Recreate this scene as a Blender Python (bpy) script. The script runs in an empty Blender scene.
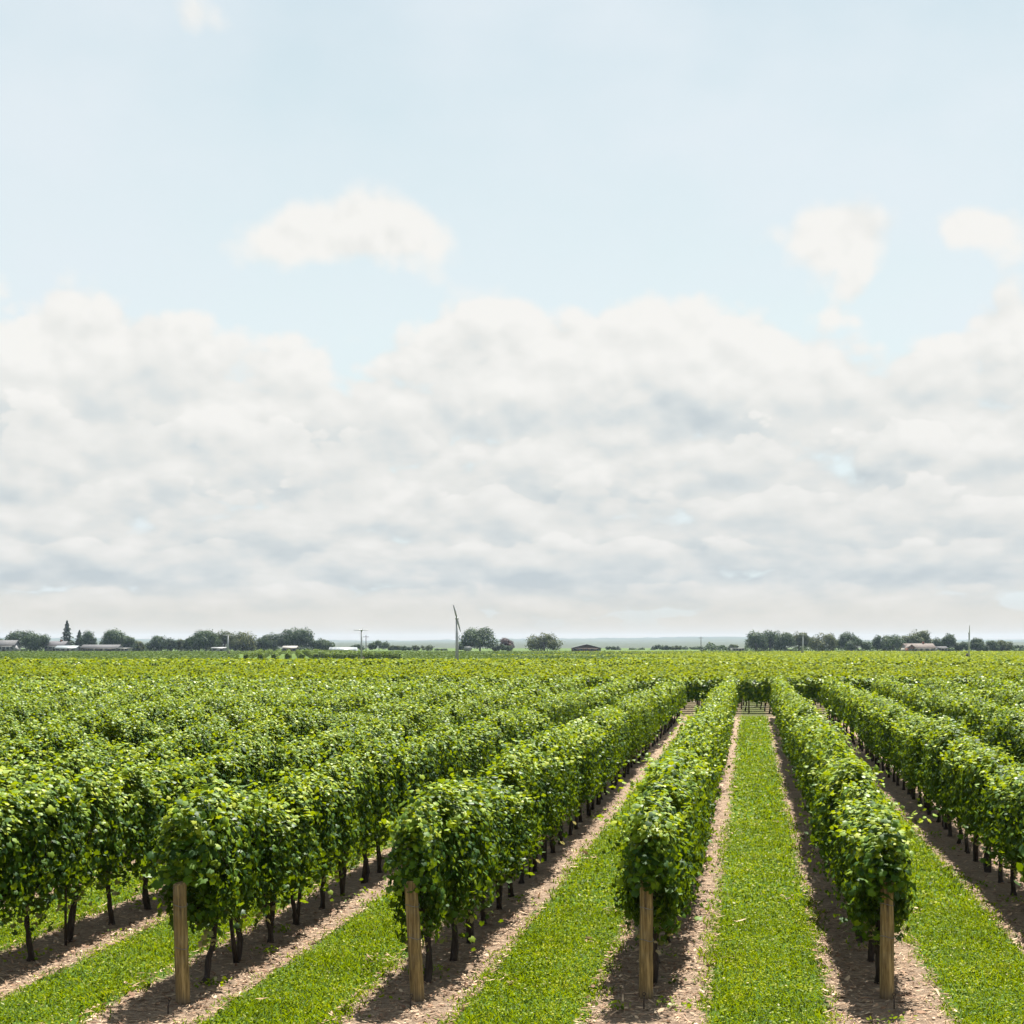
import bpy, math, random
import numpy as np
from math import radians as R
SC = bpy.context.scene
COL = SC.collection
random.seed(7)
# ------------------------------------------------------------------ camera
F, CX, HZ, H = 1400.0, 512.0, 643.0, 3.8          # focal length and horizon row of the photograph, camera height in metres
cam = bpy.data.cameras.new('camera'); co = bpy.data.objects.new('camera', cam); COL.objects.link(co)
co.location = (0, 0, H); co.rotation_euler = (R(90), 0, 0)
cam.sensor_width = 36; cam.lens = 36 * F / 1024; cam.shift_y = (HZ - 512) / 1024
cam.clip_start = .1; cam.clip_end = 30000
SC.camera = co
SC.view_settings.view_transform = 'Standard'; SC.view_settings.look = 'None'
SC.view_settings.exposure = 1.87; SC.view_settings.gamma = 1
SUN_EL, SUN_AZ = R(63), R(20)                        # azimuth measured from +Y towards +X
# ------------------------------------------------------------------ node helper
class NT:
    def __init__(s, tree): s.t = tree; tree.nodes.clear()
    def n(s, typ, **kw):
        x = s.t.nodes.new(typ)
        for k, v in kw.items(): setattr(x, k, v)
        return x
    def l(s, a, b): s.t.links.new(a, b)
    def put(s, sock, v):
        if hasattr(v, 'is_linked') or hasattr(v, 'links'): s.l(v, sock)
        else: sock.default_value = v
    def m(s, op, a, b=0.0, c=0.0, clamp=False):
        x = s.n('ShaderNodeMath', operation=op, use_clamp=clamp)
        for i, v in enumerate((a, b, c)): s.put(x.inputs[i], v)
        return x.outputs[0]
    def add(s, a, b): return s.m('ADD', a, b)
    def mul(s, a, b): return s.m('MULTIPLY', a, b)
    def xyz(s, a, b, c):
        x = s.n('ShaderNodeCombineXYZ')
        for i, v in enumerate((a, b, c)): s.put(x.inputs[i], v)
        return x.outputs[0]
    def mr(s, v, a, b, c=0.0, d=1.0, smooth=False):
        x = s.n('ShaderNodeMapRange', interpolation_type='SMOOTHSTEP' if smooth else 'LINEAR')
        for i, q in enumerate((v, a, b, c, d)): s.put(x.inputs[i], q)
        return x.outputs[0]
    def noise(s, vec, scale, detail=4, rough=.55, dist=0.0):
        x = s.n('ShaderNodeTexNoise')
        if vec is not None: s.l(vec, x.inputs['Vector'])
        x.inputs['Scale'].default_value = scale; x.inputs['Detail'].default_value = detail
        x.inputs['Roughness'].default_value = rough; x.inputs['Distortion'].default_value = dist
        return x.outputs['Fac']
    def mix(s, f, a, b):
        x = s.n('ShaderNodeMix', data_type='RGBA')
        s.put(x.inputs[0], f)
        for sock, v in ((x.inputs[6], a), (x.inputs[7], b)):
            if isinstance(v, tuple): sock.default_value = (*v, 1) if len(v) == 3 else v
            else: s.l(v, sock)
        return x.outputs[2]
    def ramp(s, f, stops):
        x = s.n('ShaderNodeValToRGB'); e = x.color_ramp.elements
        while len(e) < len(stops): e.new(.5)
        for q, (p, c) in zip(e, stops): q.position = p; q.color = (*c, 1)
        s.put(x.inputs[0], f)
        return x.outputs[0]
# ------------------------------------------------------------------ sky
def sky_dir(px, py):
    dx, dz = (px - CX) / F, (HZ - py) / F
    return math.atan(dx), math.atan(dz / math.hypot(1, dx))
W = bpy.data.worlds.new('World'); SC.world = W; W.use_nodes = True
w = NT(W.node_tree)
tc = w.n('ShaderNodeTexCoord'); sp = w.n('ShaderNodeSeparateXYZ'); w.l(tc.outputs['Generated'], sp.inputs[0])
AZ = w.m('ARCTAN2', sp.outputs[0], sp.outputs[1]); EL = w.m('ARCSINE', sp.outputs[2])
def gauss(u, v, px, py, rx, ry, amp):
    a, e = sky_dir(px, py)
    du = w.mul(w.add(u, -a), F / rx); dv = w.mul(w.add(v, -e), F / ry)
    q = w.add(w.mul(du, du), w.mul(dv, dv))
    return w.mul(w.m('EXPONENT', w.mul(q, -1.0)), amp)
def total(parts):
    t = parts[0]
    for p in parts[1:]: t = w.add(t, p)
    return t
def elev(py): return sky_dir(CX, py)[1]
# where the cumulus stands in the sky (as directions)
PUFFS = [(352, 218, 85, 48, 1.45), (285, 244, 80, 30, 1.1), (410, 236, 50, 30, 1.0), (845, 230, 74, 32, 1.8), (848, 282, 38, 42, 1.1), (975, 226, 44, 22, 1.8), (915, 240, 20, 60, -.7), (930, 130, 50, 60, -.5), (765, 255, 14, 30, -.5), (110, 120, 90, 90, -.3),
         (1010, 320, 70, 46, .9), (205, 20, 46, 32, 1.4), (300, 40, 300, 20, .12), (30, 285, 55, 50, .95), (140, 325, 62, 48, .8),
         (560, 325, 120, 50, .7), (470, 320, 45, 45, .45), (742, 318, 80, 55, .75), (830, 372, 60, 40, .3), (60, 380, 90, 50, .4),
         (930, 300, 42, 50, -.35), (655, 262, 85, 30, -.3), (310, 335, 95, 45, .55), (985, 415, 60, 34, .55), (905, 360, 40, 22, -.1)]
def cloud_noise(u, v, det):
    # puffs overhead, long flat layers towards the horizon
    vv = w.mul(w.m('LOGARITHM', w.add(w.m('MAXIMUM', v, 0.0), .12), math.e), .42)
    vec = w.xyz(u, vv, 1.7)
    big = w.noise(vec, 8.0, det, .62, .1)
    vo = w.n('ShaderNodeTexVoronoi', feature='F1'); w.l(vec, vo.inputs['Vector'])
    vo.inputs['Scale'].default_value = 17; vo.inputs['Detail'].default_value = 2.0; vo.inputs['Roughness'].default_value = .55
    return w.add(big, w.mul(w.add(w.mul(vo.outputs['Distance'], -1.0), .40), .42))
cov = w.mr(EL, elev(420), elev(285), 1.0, -.42, True)
cov = total([cov] + [gauss(AZ, EL, *p) for p in PUFFS])
n0 = cloud_noise(AZ, EL, 9); n1 = cloud_noise(w.add(AZ, .005), w.add(EL, .011), 6)
d0 = w.add(cov, w.mul(w.add(n0, -.385), 2.5))
DENS = w.mr(d0, -.08, w.mr(EL, elev(325), elev(262), .34, .78), 0, 1, True)
# lit tops: less cloud between this point and the sun than here
REL = w.m('SUBTRACT', n0, n1)
LIT = w.add(w.mr(EL, elev(430), elev(290), .72, .98, True), w.mul(REL, 1.5))
# banks of cumulus one before the other: white crowns over flat grey bases, lower and flatter towards the horizon
def bank(lit, top, base, amp, rough_, scale, seed, gap, grey):
    n = w.noise(w.xyz(AZ, seed, .3), scale, 4, .5)
    h = w.add(elev(top), w.mul(w.add(n, -.5), amp * 2.6 / F))
    e = w.m('SUBTRACT', w.add(h, w.mul(w.add(n0, -.42), rough_ * 2.2 / F)), EL)
    inside = w.mr(e, 0, 5 / F, 0, 1, True)
    t = w.m('DIVIDE', w.add(EL, -elev(base)), w.m('MAXIMUM', w.add(h, -elev(base)), .004))
    foot = w.mr(w.add(t, w.mul(w.add(n0, -.42), .9)), -.28, .10, 0, 1, True)
    holes = w.mr(w.noise(w.xyz(AZ, w.add(seed, 5.0), .7), scale * .8, 3, .5), gap, gap + .10, 0, 1, True)
    val = w.add(w.mr(t, 0.0, .80, grey, .90, True), w.mul(REL, 1.25))
    f = w.mul(w.mul(inside, foot), w.mul(holes, .82))
    return w.add(w.mul(lit, w.m('SUBTRACT', 1.0, f)), w.mul(val, f))
LIT = bank(LIT, 330, 445, 38, 75, 9, 2.2, .36, .45)
LIT = bank(LIT, 408, 505, 30, 60, 12, 4.7, .42, .39)
LIT = bank(LIT, 478, 556, 22, 42, 15, 7.1, .40, .35)
LIT = bank(LIT, 538, 592, 12, 24, 19, 9.4, .38, .36)
LIT = bank(LIT, 580, 616, 6, 12, 26, 12.3, .42, .42)
GREY = [(685, 414, 62, 20, .75), (650, 425, 40, 14, .3), (150, 335, 30, 22, .5), (140, 385, 70, 22, .45), (215, 545, 100, 15, .9), (60, 570, 170, 15, .85), (840, 485, 70, 24, .55),
        (650, 500, 110, 22, .5), (320, 440, 60, 14, .4), (460, 345, 22, 16, .45), (830, 415, 22, 20, .35), (440, 395, 22, 10, .4), (860, 578, 280, 15, .9),
        (700, 556, 200, 14, .8), (990, 465, 26, 12, .4), (120, 430, 60, 10, .35), (560, 490, 90, 20, .25), (1000, 540, 60, 20, .4), (420, 582, 220, 13, .7), (20, 470, 60, 12, .25)]
wob = w.noise(w.xyz(AZ, w.mul(EL, 1.6), 5.0), 14, 7, .62)
wob2 = w.noise(w.xyz(AZ, w.mul(EL, 1.6), 9.0), 14, 7, .62)
GU = w.add(AZ, w.mul(w.add(wob, -.5), .085)); GV = w.add(EL, w.mul(w.add(wob2, -.5), .045))
G = total([gauss(GU, GV, *p) for p in GREY])
streak = w.noise(w.xyz(AZ, w.mul(EL, 4.5), 3.0), 7, 8, .6)
band = w.mul(w.mr(EL, elev(380), elev(520), 0, 1, True), w.mr(streak, 0.42, .70, 0, .16, True))
SHADE = w.m('SUBTRACT', LIT, w.add(w.mul(G, .34), band), clamp=True)
cloud_col = w.ramp(SHADE, [(0, (0.160097, 0.176993, 0.184162)), (.35, (0.194551, 0.205618, 0.205618)), (.62, (0.222506, 0.224455, 0.217354)), (1.0, (0.250538, 0.248598, 0.240072))])
low = w.mr(EL, elev(640), elev(575), 1, 0, True)
cloud_col = w.mix(w.mul(low, .85), cloud_col, (0.199187, 0.183733, 0.152825))
dim = w.n('ShaderNodeVectorMath', operation='SCALE'); w.l(cloud_col, dim.inputs[0]); w.l(w.mr(EL, elev(610), elev(390), .92, 1.0), dim.inputs[3]); cloud_col = dim.outputs[0]
sky = w.n('ShaderNodeTexSky', sky_type='NISHITA'); sky.sun_disc = False
sky.sun_elevation = SUN_EL; sky.sun_rotation = SUN_AZ
sky.air_density = 1.0; sky.dust_density = 2.0; sky.ozone_density = 1.5
veil = w.mix(w.mr(EL, elev(330), elev(0), 0, 1), (0.204339, 0.231813, 0.231813), (0.167875, 0.201059, 0.214066))
soft = w.noise(w.xyz(AZ, w.mul(EL, 1.5), 12.0), 5, 5, .5)
veil = w.mix(w.mr(soft, .36, .66, 0, .8), veil, (0.208829, 0.225794, 0.232972))
STR = .10
up = w.n('ShaderNodeVectorMath', operation='SCALE'); w.l(veil, up.inputs[0]); up.inputs[3].default_value = 1 / STR
clear = w.mix(.96, sky.outputs[0], up.outputs[0])
cu = w.n('ShaderNodeVectorMath', operation='SCALE'); w.l(cloud_col, cu.inputs[0]); cu.inputs[3].default_value = 1 / STR
final = w.mix(w.m('MAXIMUM', DENS, low), clear, cu.outputs[0])
bg = w.n('ShaderNodeBackground'); bg.inputs[1].default_value = STR; w.l(final, bg.inputs[0])
wo = w.n('ShaderNodeOutputWorld'); w.l(bg.outputs[0], wo.inputs[0])
W.cycles.sampling_method = 'MANUAL'; W.cycles.sample_map_resolution = 512
# ------------------------------------------------------------------ sun
sl = bpy.data.lights.new('sun', 'SUN'); sl.energy = 5.0; sl.angle = R(.5); sl.color = (1, .95, .86)
so = bpy.data.objects.new('sun', sl); COL.objects.link(so)
so.rotation_euler = (-(R(90) - SUN_EL), 0, -SUN_AZ)
# ------------------------------------------------------------------ rows of the near block
SLOPE, PITCH, ROW0, YN, YF = .170, 2.514, -3.55, 15.0, 71.5
TH = math.atan(SLOPE)
def row_x(k, y): return ROW0 + PITCH * k + SLOPE * (y - YN)
def at(px, y): return (px - CX) / F * y
def z_at(py, y): return H + (HZ - py) / F * y
# ------------------------------------------------------------------ materials
def mat(name):
    M = bpy.data.materials.new(name); M.use_nodes = True
    return M, NT(M.node_tree)
def finish(M, t, col, rough=.8, bump=None, bstr=.3, bdist=.02, spec=.3, trans=None, metal=0.0):
    p = t.n('ShaderNodeBsdfPrincipled'); o = t.n('ShaderNodeOutputMaterial')
    if isinstance(col, tuple): p.inputs['Base Color'].default_value = (*col, 1)
    else: t.l(col, p.inputs['Base Color'])
    t.put(p.inputs['Roughness'], rough); t.put(p.inputs['Specular IOR Level'], spec); p.inputs['Metallic'].default_value = metal
    if bump is not None:
        b = t.n('ShaderNodeBump'); b.inputs['Strength'].default_value = bstr; b.inputs['Distance'].default_value = bdist
        t.l(bump, b.inputs['Height']); t.l(b.outputs[0], p.inputs['Normal'])
    sh = p.outputs[0]
    if trans:
        tr = t.n('ShaderNodeBsdfTranslucent'); t.l(trans[1], tr.inputs[0]) if not isinstance(trans[1], tuple) else setattr(tr.inputs[0], 'default_value', (*trans[1], 1))
        mx = t.n('ShaderNodeMixShader'); mx.inputs[0].default_value = trans[0]
        t.l(sh, mx.inputs[1]); t.l(tr.outputs[0], mx.inputs[2]); sh = mx.outputs[0]
    t.l(sh, o.inputs[0])
    return M
def plain(name, col, rough=.7, var=.25, scale=3.0, spec=.3, metal=0.0, bstr=.15):
    M, t = mat(name)
    c = t.n('ShaderNodeTexCoord'); n = t.noise(c.outputs['Object'], scale, 6, .6)
    a = tuple(x * (1 - var) for x in col); b = tuple(min(1, x * (1 + var)) for x in col)
    return finish(M, t, t.mix(t.mr(n, .3, .7), a, b), rough, n, bstr, .02, spec, metal=metal)
def leaf_mat(name, stops, rough=(.3, .55), trans=.3, tcol=None, under=(.16, .2, .1), spec=.5):
    """Leaf colours differ from leaf to leaf; undersides are paler and greyer."""
    M, t = mat(name)
    g = t.n('ShaderNodeNewGeometry'); oi = t.n('ShaderNodeObjectInfo')
    r = g.outputs['Random Per Island']
    f = t.add(t.mul(r, .84), t.mul(oi.outputs['Random'], .16))
    c = t.ramp(f, stops)
    c2 = t.mix(t.mul(g.outputs['Backfacing'], .6), c, under)
    r2 = t.m('FRACT', t.mul(r, 37.3))
    tr = t.mix(.5, c, tcol) if tcol else c
    return finish(M, t, c2, t.mr(r2, 0, 1, *rough), spec=spec, trans=(trans, tr))
M_VINE = leaf_mat('vine_leaf', [(0, (.005, .023, .004)), (.4, (.016, .056, .003)), (.75, (.062, .125, .002)), (1, (.165, .215, .004))], (.45, .72), .30, (.26, .33, .001), (.055, .095, .025), .2)
M_YOUNG_SUNLIT = leaf_mat('young_and_sunlit_vine_leaf', [(0, (.048, .105, .002)), (.5, (.130, .205, .002)), (1, (.26, .29, .004))], (.45, .72), .34, (.34, .38, .001), (.09, .13, .02), .24)  # young shoot leaves, and crest leaves with sunlight put into the colour
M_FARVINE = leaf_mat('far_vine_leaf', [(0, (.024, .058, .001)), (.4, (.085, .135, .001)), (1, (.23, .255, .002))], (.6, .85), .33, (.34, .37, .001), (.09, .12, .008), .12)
M_GRASS, t = mat('grass_blade'); g = t.n('ShaderNodeNewGeometry'); c = t.n('ShaderNodeTexCoord')
p1 = t.noise(c.outputs['Object'], .9, 4, .6); p2 = t.noise(c.outputs['Object'], 4.5, 4, .6)
f = t.add(t.mul(g.outputs['Random Per Island'], .62), t.add(t.mul(t.add(p1, -.5), 1.15), t.mul(t.add(p2, -.34), 1.0)))
gc = t.ramp(f, [(0, (.010, .030, .001)), (.35, (.066, .122, .001)), (.62, (.160, .212, .001)), (.9, (.26, .272, .002)), (1, (.25, .22, .03))])
rr_ = t.m('FRACT', t.mul(g.outputs['Random Per Island'], 91.7))
gc = t.mix(t.m('GREATER_THAN', rr_, .972), gc, (.32, .30, .16))
finish(M_GRASS, t, t.mix(t.mul(g.outputs['Backfacing'], .4), gc, (.09, .15, .004)), .6, spec=.15, trans=(.38, t.mix(.5, gc, (.24, .31, .001))))
M_FIELD = leaf_mat('field_leaf', [(0, (.030, .062, .008)), (.6, (.060, .10, .013)), (1, (.105, .135, .02))], (.7, .85), .25, (.14, .19, .01), (.06, .10, .02), .15)
M_TREE = leaf_mat('tree_leaf', [(0, (.003, .016, .007)), (.6, (.011, .038, .008)), (1, (.062, .095, .010))], (.6, .8), .15, (.09, .13, .03), (.05, .08, .03), .2)
M_TREE2 = leaf_mat('tree_leaf_olive', [(0, (.008, .022, .006)), (.6, (.034, .055, .009)), (1, (.13, .13, .018))], (.6, .8), .15, (.09, .12, .03), (.05, .07, .03), .2)
M_RED = leaf_mat('tree_leaf_purple', [(0, (.030, .018, .020)), (1, (.09, .045, .04))], (.6, .8), .1, (.08, .04, .03), (.05, .03, .03), .2)
M_CONIFER = leaf_mat('conifer_needle', [(0, (.014, .030, .018)), (1, (.040, .062, .034))], (.7, .85), .08, (.05, .08, .03), (.03, .05, .03), .2)
M_LITTER = leaf_mat('dry_leaf', [(0, (.085, .042, .025)), (.3, (.19, .11, .065)), (.6, (.32, .215, .14)), (.85, (.45, .34, .23)), (1, (.54, .43, .31))], (.6, .9), .1, (.4, .25, .15), (.45, .33, .23), .2)
M_SUCKER = leaf_mat('pale_leaf', [(0, (.14, .19, .03)), (.5, (.24, .22, .07)), (1, (.34, .24, .15))], (.45, .65), .3, (.3, .3, .06), (.24, .22, .12), .4)

M_BARK, t = mat('vine_bark'); c = t.n('ShaderNodeTexCoord')
mp = t.n('ShaderNodeMapping'); mp.inputs['Scale'].default_value = (30, 30, 4); t.l(c.outputs['Object'], mp.inputs[0])
n = t.noise(mp.outputs[0], 1.0, 6, .65)
finish(M_BARK, t, t.ramp(n, [(.3, (.014, .009, .008)), (.55, (.036, .025, .02)), (.8, (.08, .058, .044))]), .9, n, .9, .02)
M_TRUNK = plain('tree_bark', (.05, .042, .035), .9, .35, 2)
M_POST, t = mat('weathered_wood'); c = t.n('ShaderNodeTexCoord')
mp = t.n('ShaderNodeMapping'); mp.inputs['Scale'].default_value = (38, 38, 2.2); t.l(c.outputs['Object'], mp.inputs[0])
n = t.noise(mp.outputs[0], 1.0, 8, .68, .4)
nb = t.noise(c.outputs['Object'], 5, 5, .6)
col = t.ramp(n, [(.30, (.022, .014, .008)), (.40, (.115, .072, .030)), (.50, (.19, .125, .050)), (.62, (.33, .225, .096)), (.8, (.43, .31, .15))])
s3 = t.n('ShaderNodeSeparateXYZ'); t.l(c.outputs['Object'], s3.inputs[0])
foot = t.mr(t.add(s3.outputs[2], t.mul(nb, .12)), .06, .22, 1, 0, True)
col = t.mix(t.mul(foot, .6), col, (.11, .085, .06)); col = t.mix(t.mr(nb, .5, .75, 0, .35), col, (.19, .17, .13))
finish(M_POST, t, col, .88, n, .8, .012)
M_STEEL = plain('galvanised_steel', (.30, .31, .32), .5, .2, 8, .5, .3)
M_RUST = plain('rusty_steel', (.05, .035, .028), .75, .4, 30, .3, .4)
M_WIRE = plain('wire', (.16, .15, .14), .5, .3, 20, .5, .6)
M_WHITE = plain('white_paint', (.19, .195, .20), .5, .08, 2)
M_CREAM = plain('cream_siding', (.22, .21, .19), .7, .12, 2)
M_GREYWALL = plain('grey_siding', (.2, .2, .21), .7, .15, 2)
M_BRICK = plain('red_brick', (.20, .085, .06), .85, .25, 3)
M_GREYROOF = plain('grey_shingle', (.06, .06, .064), .85, .25, 1.5)
M_BROWNROOF = plain('brown_shingle', (.095, .065, .052), .85, .25, 1.5)
M_PINKROOF = plain('faded_shingle', (.085, .066, .058), .85, .2, 1.5)
M_DARKROOF = plain('dark_shingle', (.06, .058, .065), .85, .25, 1.5)
M_GLASS = plain('dark_glass', (.03, .035, .045), .12, .1, 1, .6)
M_DARK = plain('dark_opening', (.03, .028, .028), .8, .2, 2)
M_RUBBER = plain('tyre_rubber', (.02, .02, .02), .85, .2, 4)
M_POLY = plain('greenhouse_film', (.21, .235, .25), .35, .05, 1, .5)

# ground: soil under the vines, mown grass between them
M_GROUND, t = mat('vineyard_ground'); c = t.n('ShaderNodeTexCoord'); P = c.outputs['Object']
s3 = t.n('ShaderNodeSeparateXYZ'); t.l(P, s3.inputs[0]); X, Y = s3.outputs[0], s3.outputs[1]
cc = t.m('SUBTRACT', X, t.mul(t.add(Y, -YN), SLOPE))
ph = t.mul(t.add(cc, -ROW0), 1 / PITCH)
fr = t.m('ABSOLUTE', t.m('SUBTRACT', ph, t.m('ROUND', ph)))                 # 0 on the row, .5 half way between
e1 = t.noise(P, 1.1, 4, .6); e2 = t.noise(P, 9, 5, .65)
edge = t.add(t.mul(fr, PITCH), t.add(t.mul(t.add(e1, -.5), .42), t.mul(t.add(e2, -.5), .50)))
grassy = t.mr(edge, .54, .66, 0, 1, True)
mp = t.n('ShaderNodeMapping'); mp.inputs['Scale'].default_value = (7, 26, 10); mp.inputs['Rotation'].default_value = (0, 0, TH + .25); t.l(P, mp.inputs[0])
straw = t.noise(mp.outputs[0], 1, 8, .68, .8)
clod = t.noise(P, 16, 8, .7); patch = t.noise(P, 1.6, 4, .6)
soil = t.ramp(straw, [(.25, (0.094, 0.062, 0.044)), (.45, (0.194, 0.137, 0.098)), (.58, (0.292, 0.219, 0.156)), (.78, (0.415, 0.341, 0.248))])
soil = t.mix(t.mr(clod, .52, .75, 0, .55), soil, (0.387, 0.316, 0.233))
soil = t.mix(t.mr(clod, .48, .28, 0, .6), soil, (0.132, 0.087, 0.063))
soil = t.mix(t.mr(patch, .5, .75, 0, .4), soil, (0.339, 0.245, 0.161))
turf = t.ramp(t.noise(P, 22, 6, .7), [(.3, (.035, .075, .010)), (.6, (.075, .14, .014)), (.8, (.13, .20, .03))])
turf = t.mix(t.mr(patch, .58, .78, 0, .45), turf, (.17, .16, .04))
near = t.mix(grassy, soil, turf)
# the headland at the far end and the fields beyond the blocks
wob = t.mul(t.add(t.noise(P, .5, 3, .6), -.5), 2.2)
head = t.mul(t.mr(t.add(Y, wob), 71.5, 72.3, 0, 1), t.mr(t.add(Y, wob), 123.0, 122.0, 0, 1))
near = t.mix(t.mul(head, .75), near, t.mix(t.noise(P, 2.2, 5, .6), (.040, .048, .012), (.085, .066, .04)))
mp2 = t.n('ShaderNodeMapping'); mp2.inputs['Scale'].default_value = (.02, .1, 1); t.l(P, mp2.inputs[0])
ff = t.noise(mp2.outputs[0], 1, 5, .6)
field = t.ramp(ff, [(.3, (.030, .055, .016)), (.5, (.05, .08, .02)), (.7, (.085, .11, .03))])
field = t.mix(t.mr(t.noise(P, .6, 6, .7), .35, .7, 0, .4), field, (.055, .10, .02))
gcol = t.mix(t.mr(Y, 120, 124, 0, 1), near, field)
finish(M_GROUND, t, gcol, .95, t.add(straw, t.mul(clod, 1.4)), 1.0, .06, .1)

def field_mat(name, a, b, ang, period):
    M, t = mat(name); c = t.n('ShaderNodeTexCoord'); mp = t.n('ShaderNodeMapping'); mp.inputs['Rotation'].default_value = (0, 0, ang)
    t.l(c.outputs['Object'], mp.inputs[0]); n = t.noise(c.outputs['Object'], .35, 7, .7)
    mp2 = t.n('ShaderNodeMapping'); mp2.inputs['Scale'].default_value = (.012, .07, 1); t.l(c.outputs['Object'], mp2.inputs[0])
    n2 = t.noise(mp2.outputs[0], 1, 5, .6)
    return finish(M, t, t.mix(t.mr(t.add(t.mul(n, .5), t.mul(n2, .5)), .35, .65), a, b), .95, n, .6, .2, .1)
# ------------------------------------------------------------------ mesh helpers
def mesh_np(name, verts, faces_flat, loop_tot, mats, midx=None, smooth=False):
    me = bpy.data.meshes.new(name)
    nv, nf, nl = len(verts), len(loop_tot), len(faces_flat)
    me.vertices.add(nv); me.vertices.foreach_set('co', np.asarray(verts, np.float32).ravel())
    me.loops.add(nl); me.loops.foreach_set('vertex_index', np.asarray(faces_flat, np.int32))
    me.polygons.add(nf)
    lt = np.asarray(loop_tot, np.int32); ls = np.concatenate(([0], np.cumsum(lt)[:-1])).astype(np.int32)
    me.polygons.foreach_set('loop_start', ls)
    if midx is not None: me.polygons.foreach_set('material_index', np.asarray(midx, np.int32))
    if smooth: me.polygons.foreach_set('use_smooth', np.ones(nf, bool))
    for m_ in mats: me.materials.append(m_)
    me.update(calc_edges=True); me.validate()
    return me
class MB:
    """collects plain shapes for ONE mesh object"""
    def __init__(s): s.v, s.f, s.mi, s.cur = [], [], [], 0
    def quadset(s, vs, fs):
        b = len(s.v); s.v += [tuple(map(float, p)) for p in vs]; s.f += [tuple(b + i for i in f) for f in fs]; s.mi += [s.cur] * len(fs)
    def box(s, x0, x1, y0, y1, z0, z1):
        s.quadset([(x0, y0, z0), (x1, y0, z0), (x1, y1, z0), (x0, y1, z0), (x0, y0, z1), (x1, y0, z1), (x1, y1, z1), (x0, y1, z1)],
                  [(0, 3, 2, 1), (4, 5, 6, 7), (0, 1, 5, 4), (1, 2, 6, 5), (2, 3, 7, 6), (3, 0, 4, 7)])
    def tube(s, pts, rad, seg=8, cap=True):
        pts = [np.array(p, float) for p in pts]; rings = []
        for i, p in enumerate(pts):
            d = pts[min(i + 1, len(pts) - 1)] - pts[max(i - 1, 0)]; d /= np.linalg.norm(d) + 1e-9
            a = np.cross(d, (0, 0, 1.0) if abs(d[2]) < .9 else (1.0, 0, 0)); a /= np.linalg.norm(a); b = np.cross(d, a)
            r = rad[i] if isinstance(rad, (list, tuple)) else rad
            rings.append([p + r * (math.cos(q) * a + math.sin(q) * b) for q in np.linspace(0, 2 * math.pi, seg, False)])
        vs = [q for r in rings for q in r]; fs = []
        for i in range(len(pts) - 1):
            for j in range(seg):
                k = (j + 1) % seg; fs.append((i * seg + j, (i + 1) * seg + j, (i + 1) * seg + k, i * seg + k))
        if cap: fs += [tuple(range(seg)), tuple(range((len(pts) - 1) * seg, len(pts) * seg))[::-1]]
        s.quadset(vs, fs)
    def mesh(s, name, mats, smooth=False):
        flat = [i for f in s.f for i in f]
        return mesh_np(name, s.v, flat, [len(f) for f in s.f], mats if isinstance(mats, list) else [mats], s.mi, smooth)
    def obj(s, name, mats, parent=None, smooth=False): return link(name, s.mesh(name, mats, smooth), parent)
def link(name, data, parent=None, loc=None, rz=None):
    o = bpy.data.objects.new(name, data); COL.objects.link(o)
    if parent is not None: o.parent = parent
    if loc is not None: o.location = loc
    if rz is not None: o.rotation_euler = (0, 0, rz)
    return o
def tag(o, label=None, cat=None, group=None, kind=None):
    for k, v in (('label', label), ('category', cat), ('group', group), ('kind', kind)):
        if v: o[k] = v
    return o
def thing(name, label, cat, loc, rz=0, group=None): return tag(link(name, None, None, loc, rz), label, cat, group)

# a lobed grape leaf: centre vertex and twelve outline points
_o = [(0, -.24), (.30, -.44), (.55, -.18), (.46, .02), (.56, .27), (.31, .35), (0, .66)]
OUT = _o + [(-x, y) for x, y in _o[-2:0:-1]]
LEAF = np.array([(0, 0, .10)] + [(x, y, -.16 * (x * x + .5 * y * y)) for x, y in OUT])
LEAF_F = [(0, 1 + i, 1 + (i + 1) % 12) for i in range(12)]
SIMPLE = np.array([(0, -.42, 0), (.5, -.15, -.03), (.34, .34, -.02), (0, .58, -.06), (-.34, .34, -.02), (-.5, -.15, -.03)]); SIMPLE_F = [(0, 1, 2, 3, 4, 5)]
OVAL = np.array([(0, -.5, 0), (.34, -.1, -.05), (.24, .34, -.03), (0, .5, -.05), (-.24, .34, -.03), (-.34, -.1, -.05)])
def unit(a): return a / (np.linalg.norm(a, axis=-1, keepdims=True) + 1e-9)
def scatter_leaves(pos, nrm, tip, size, shape=LEAF, faces=LEAF_F):
    """one leaf at each position; returns verts, flat loops, loop totals"""
    n = unit(nrm); b = unit(tip - (tip * n).sum(-1, keepdims=True) * n); a = np.cross(b, n)
    V = (pos[:, None] + size[:, None, None] * (shape[None, :, 0:1] * a[:, None] + shape[None, :, 1:2] * b[:, None] + shape[None, :, 2:3] * n[:, None])).reshape(-1, 3)
    k = len(shape); fl = np.array([i for f in faces for i in f]); lt = np.array([len(f) for f in faces])
    L = (np.arange(len(pos))[:, None] * k + fl[None]).ravel()
    return V, L, np.tile(lt, len(pos))
def join(parts):
    V, L, T, M, b = [], [], [], [], 0
    for v, l, t_, m_ in parts:
        V.append(v); L.append(np.asarray(l) + b); T.append(t_); M.append(np.full(len(t_), m_)); b += len(v)
    return np.concatenate(V), np.concatenate(L), np.concatenate(T), np.concatenate(M)
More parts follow.
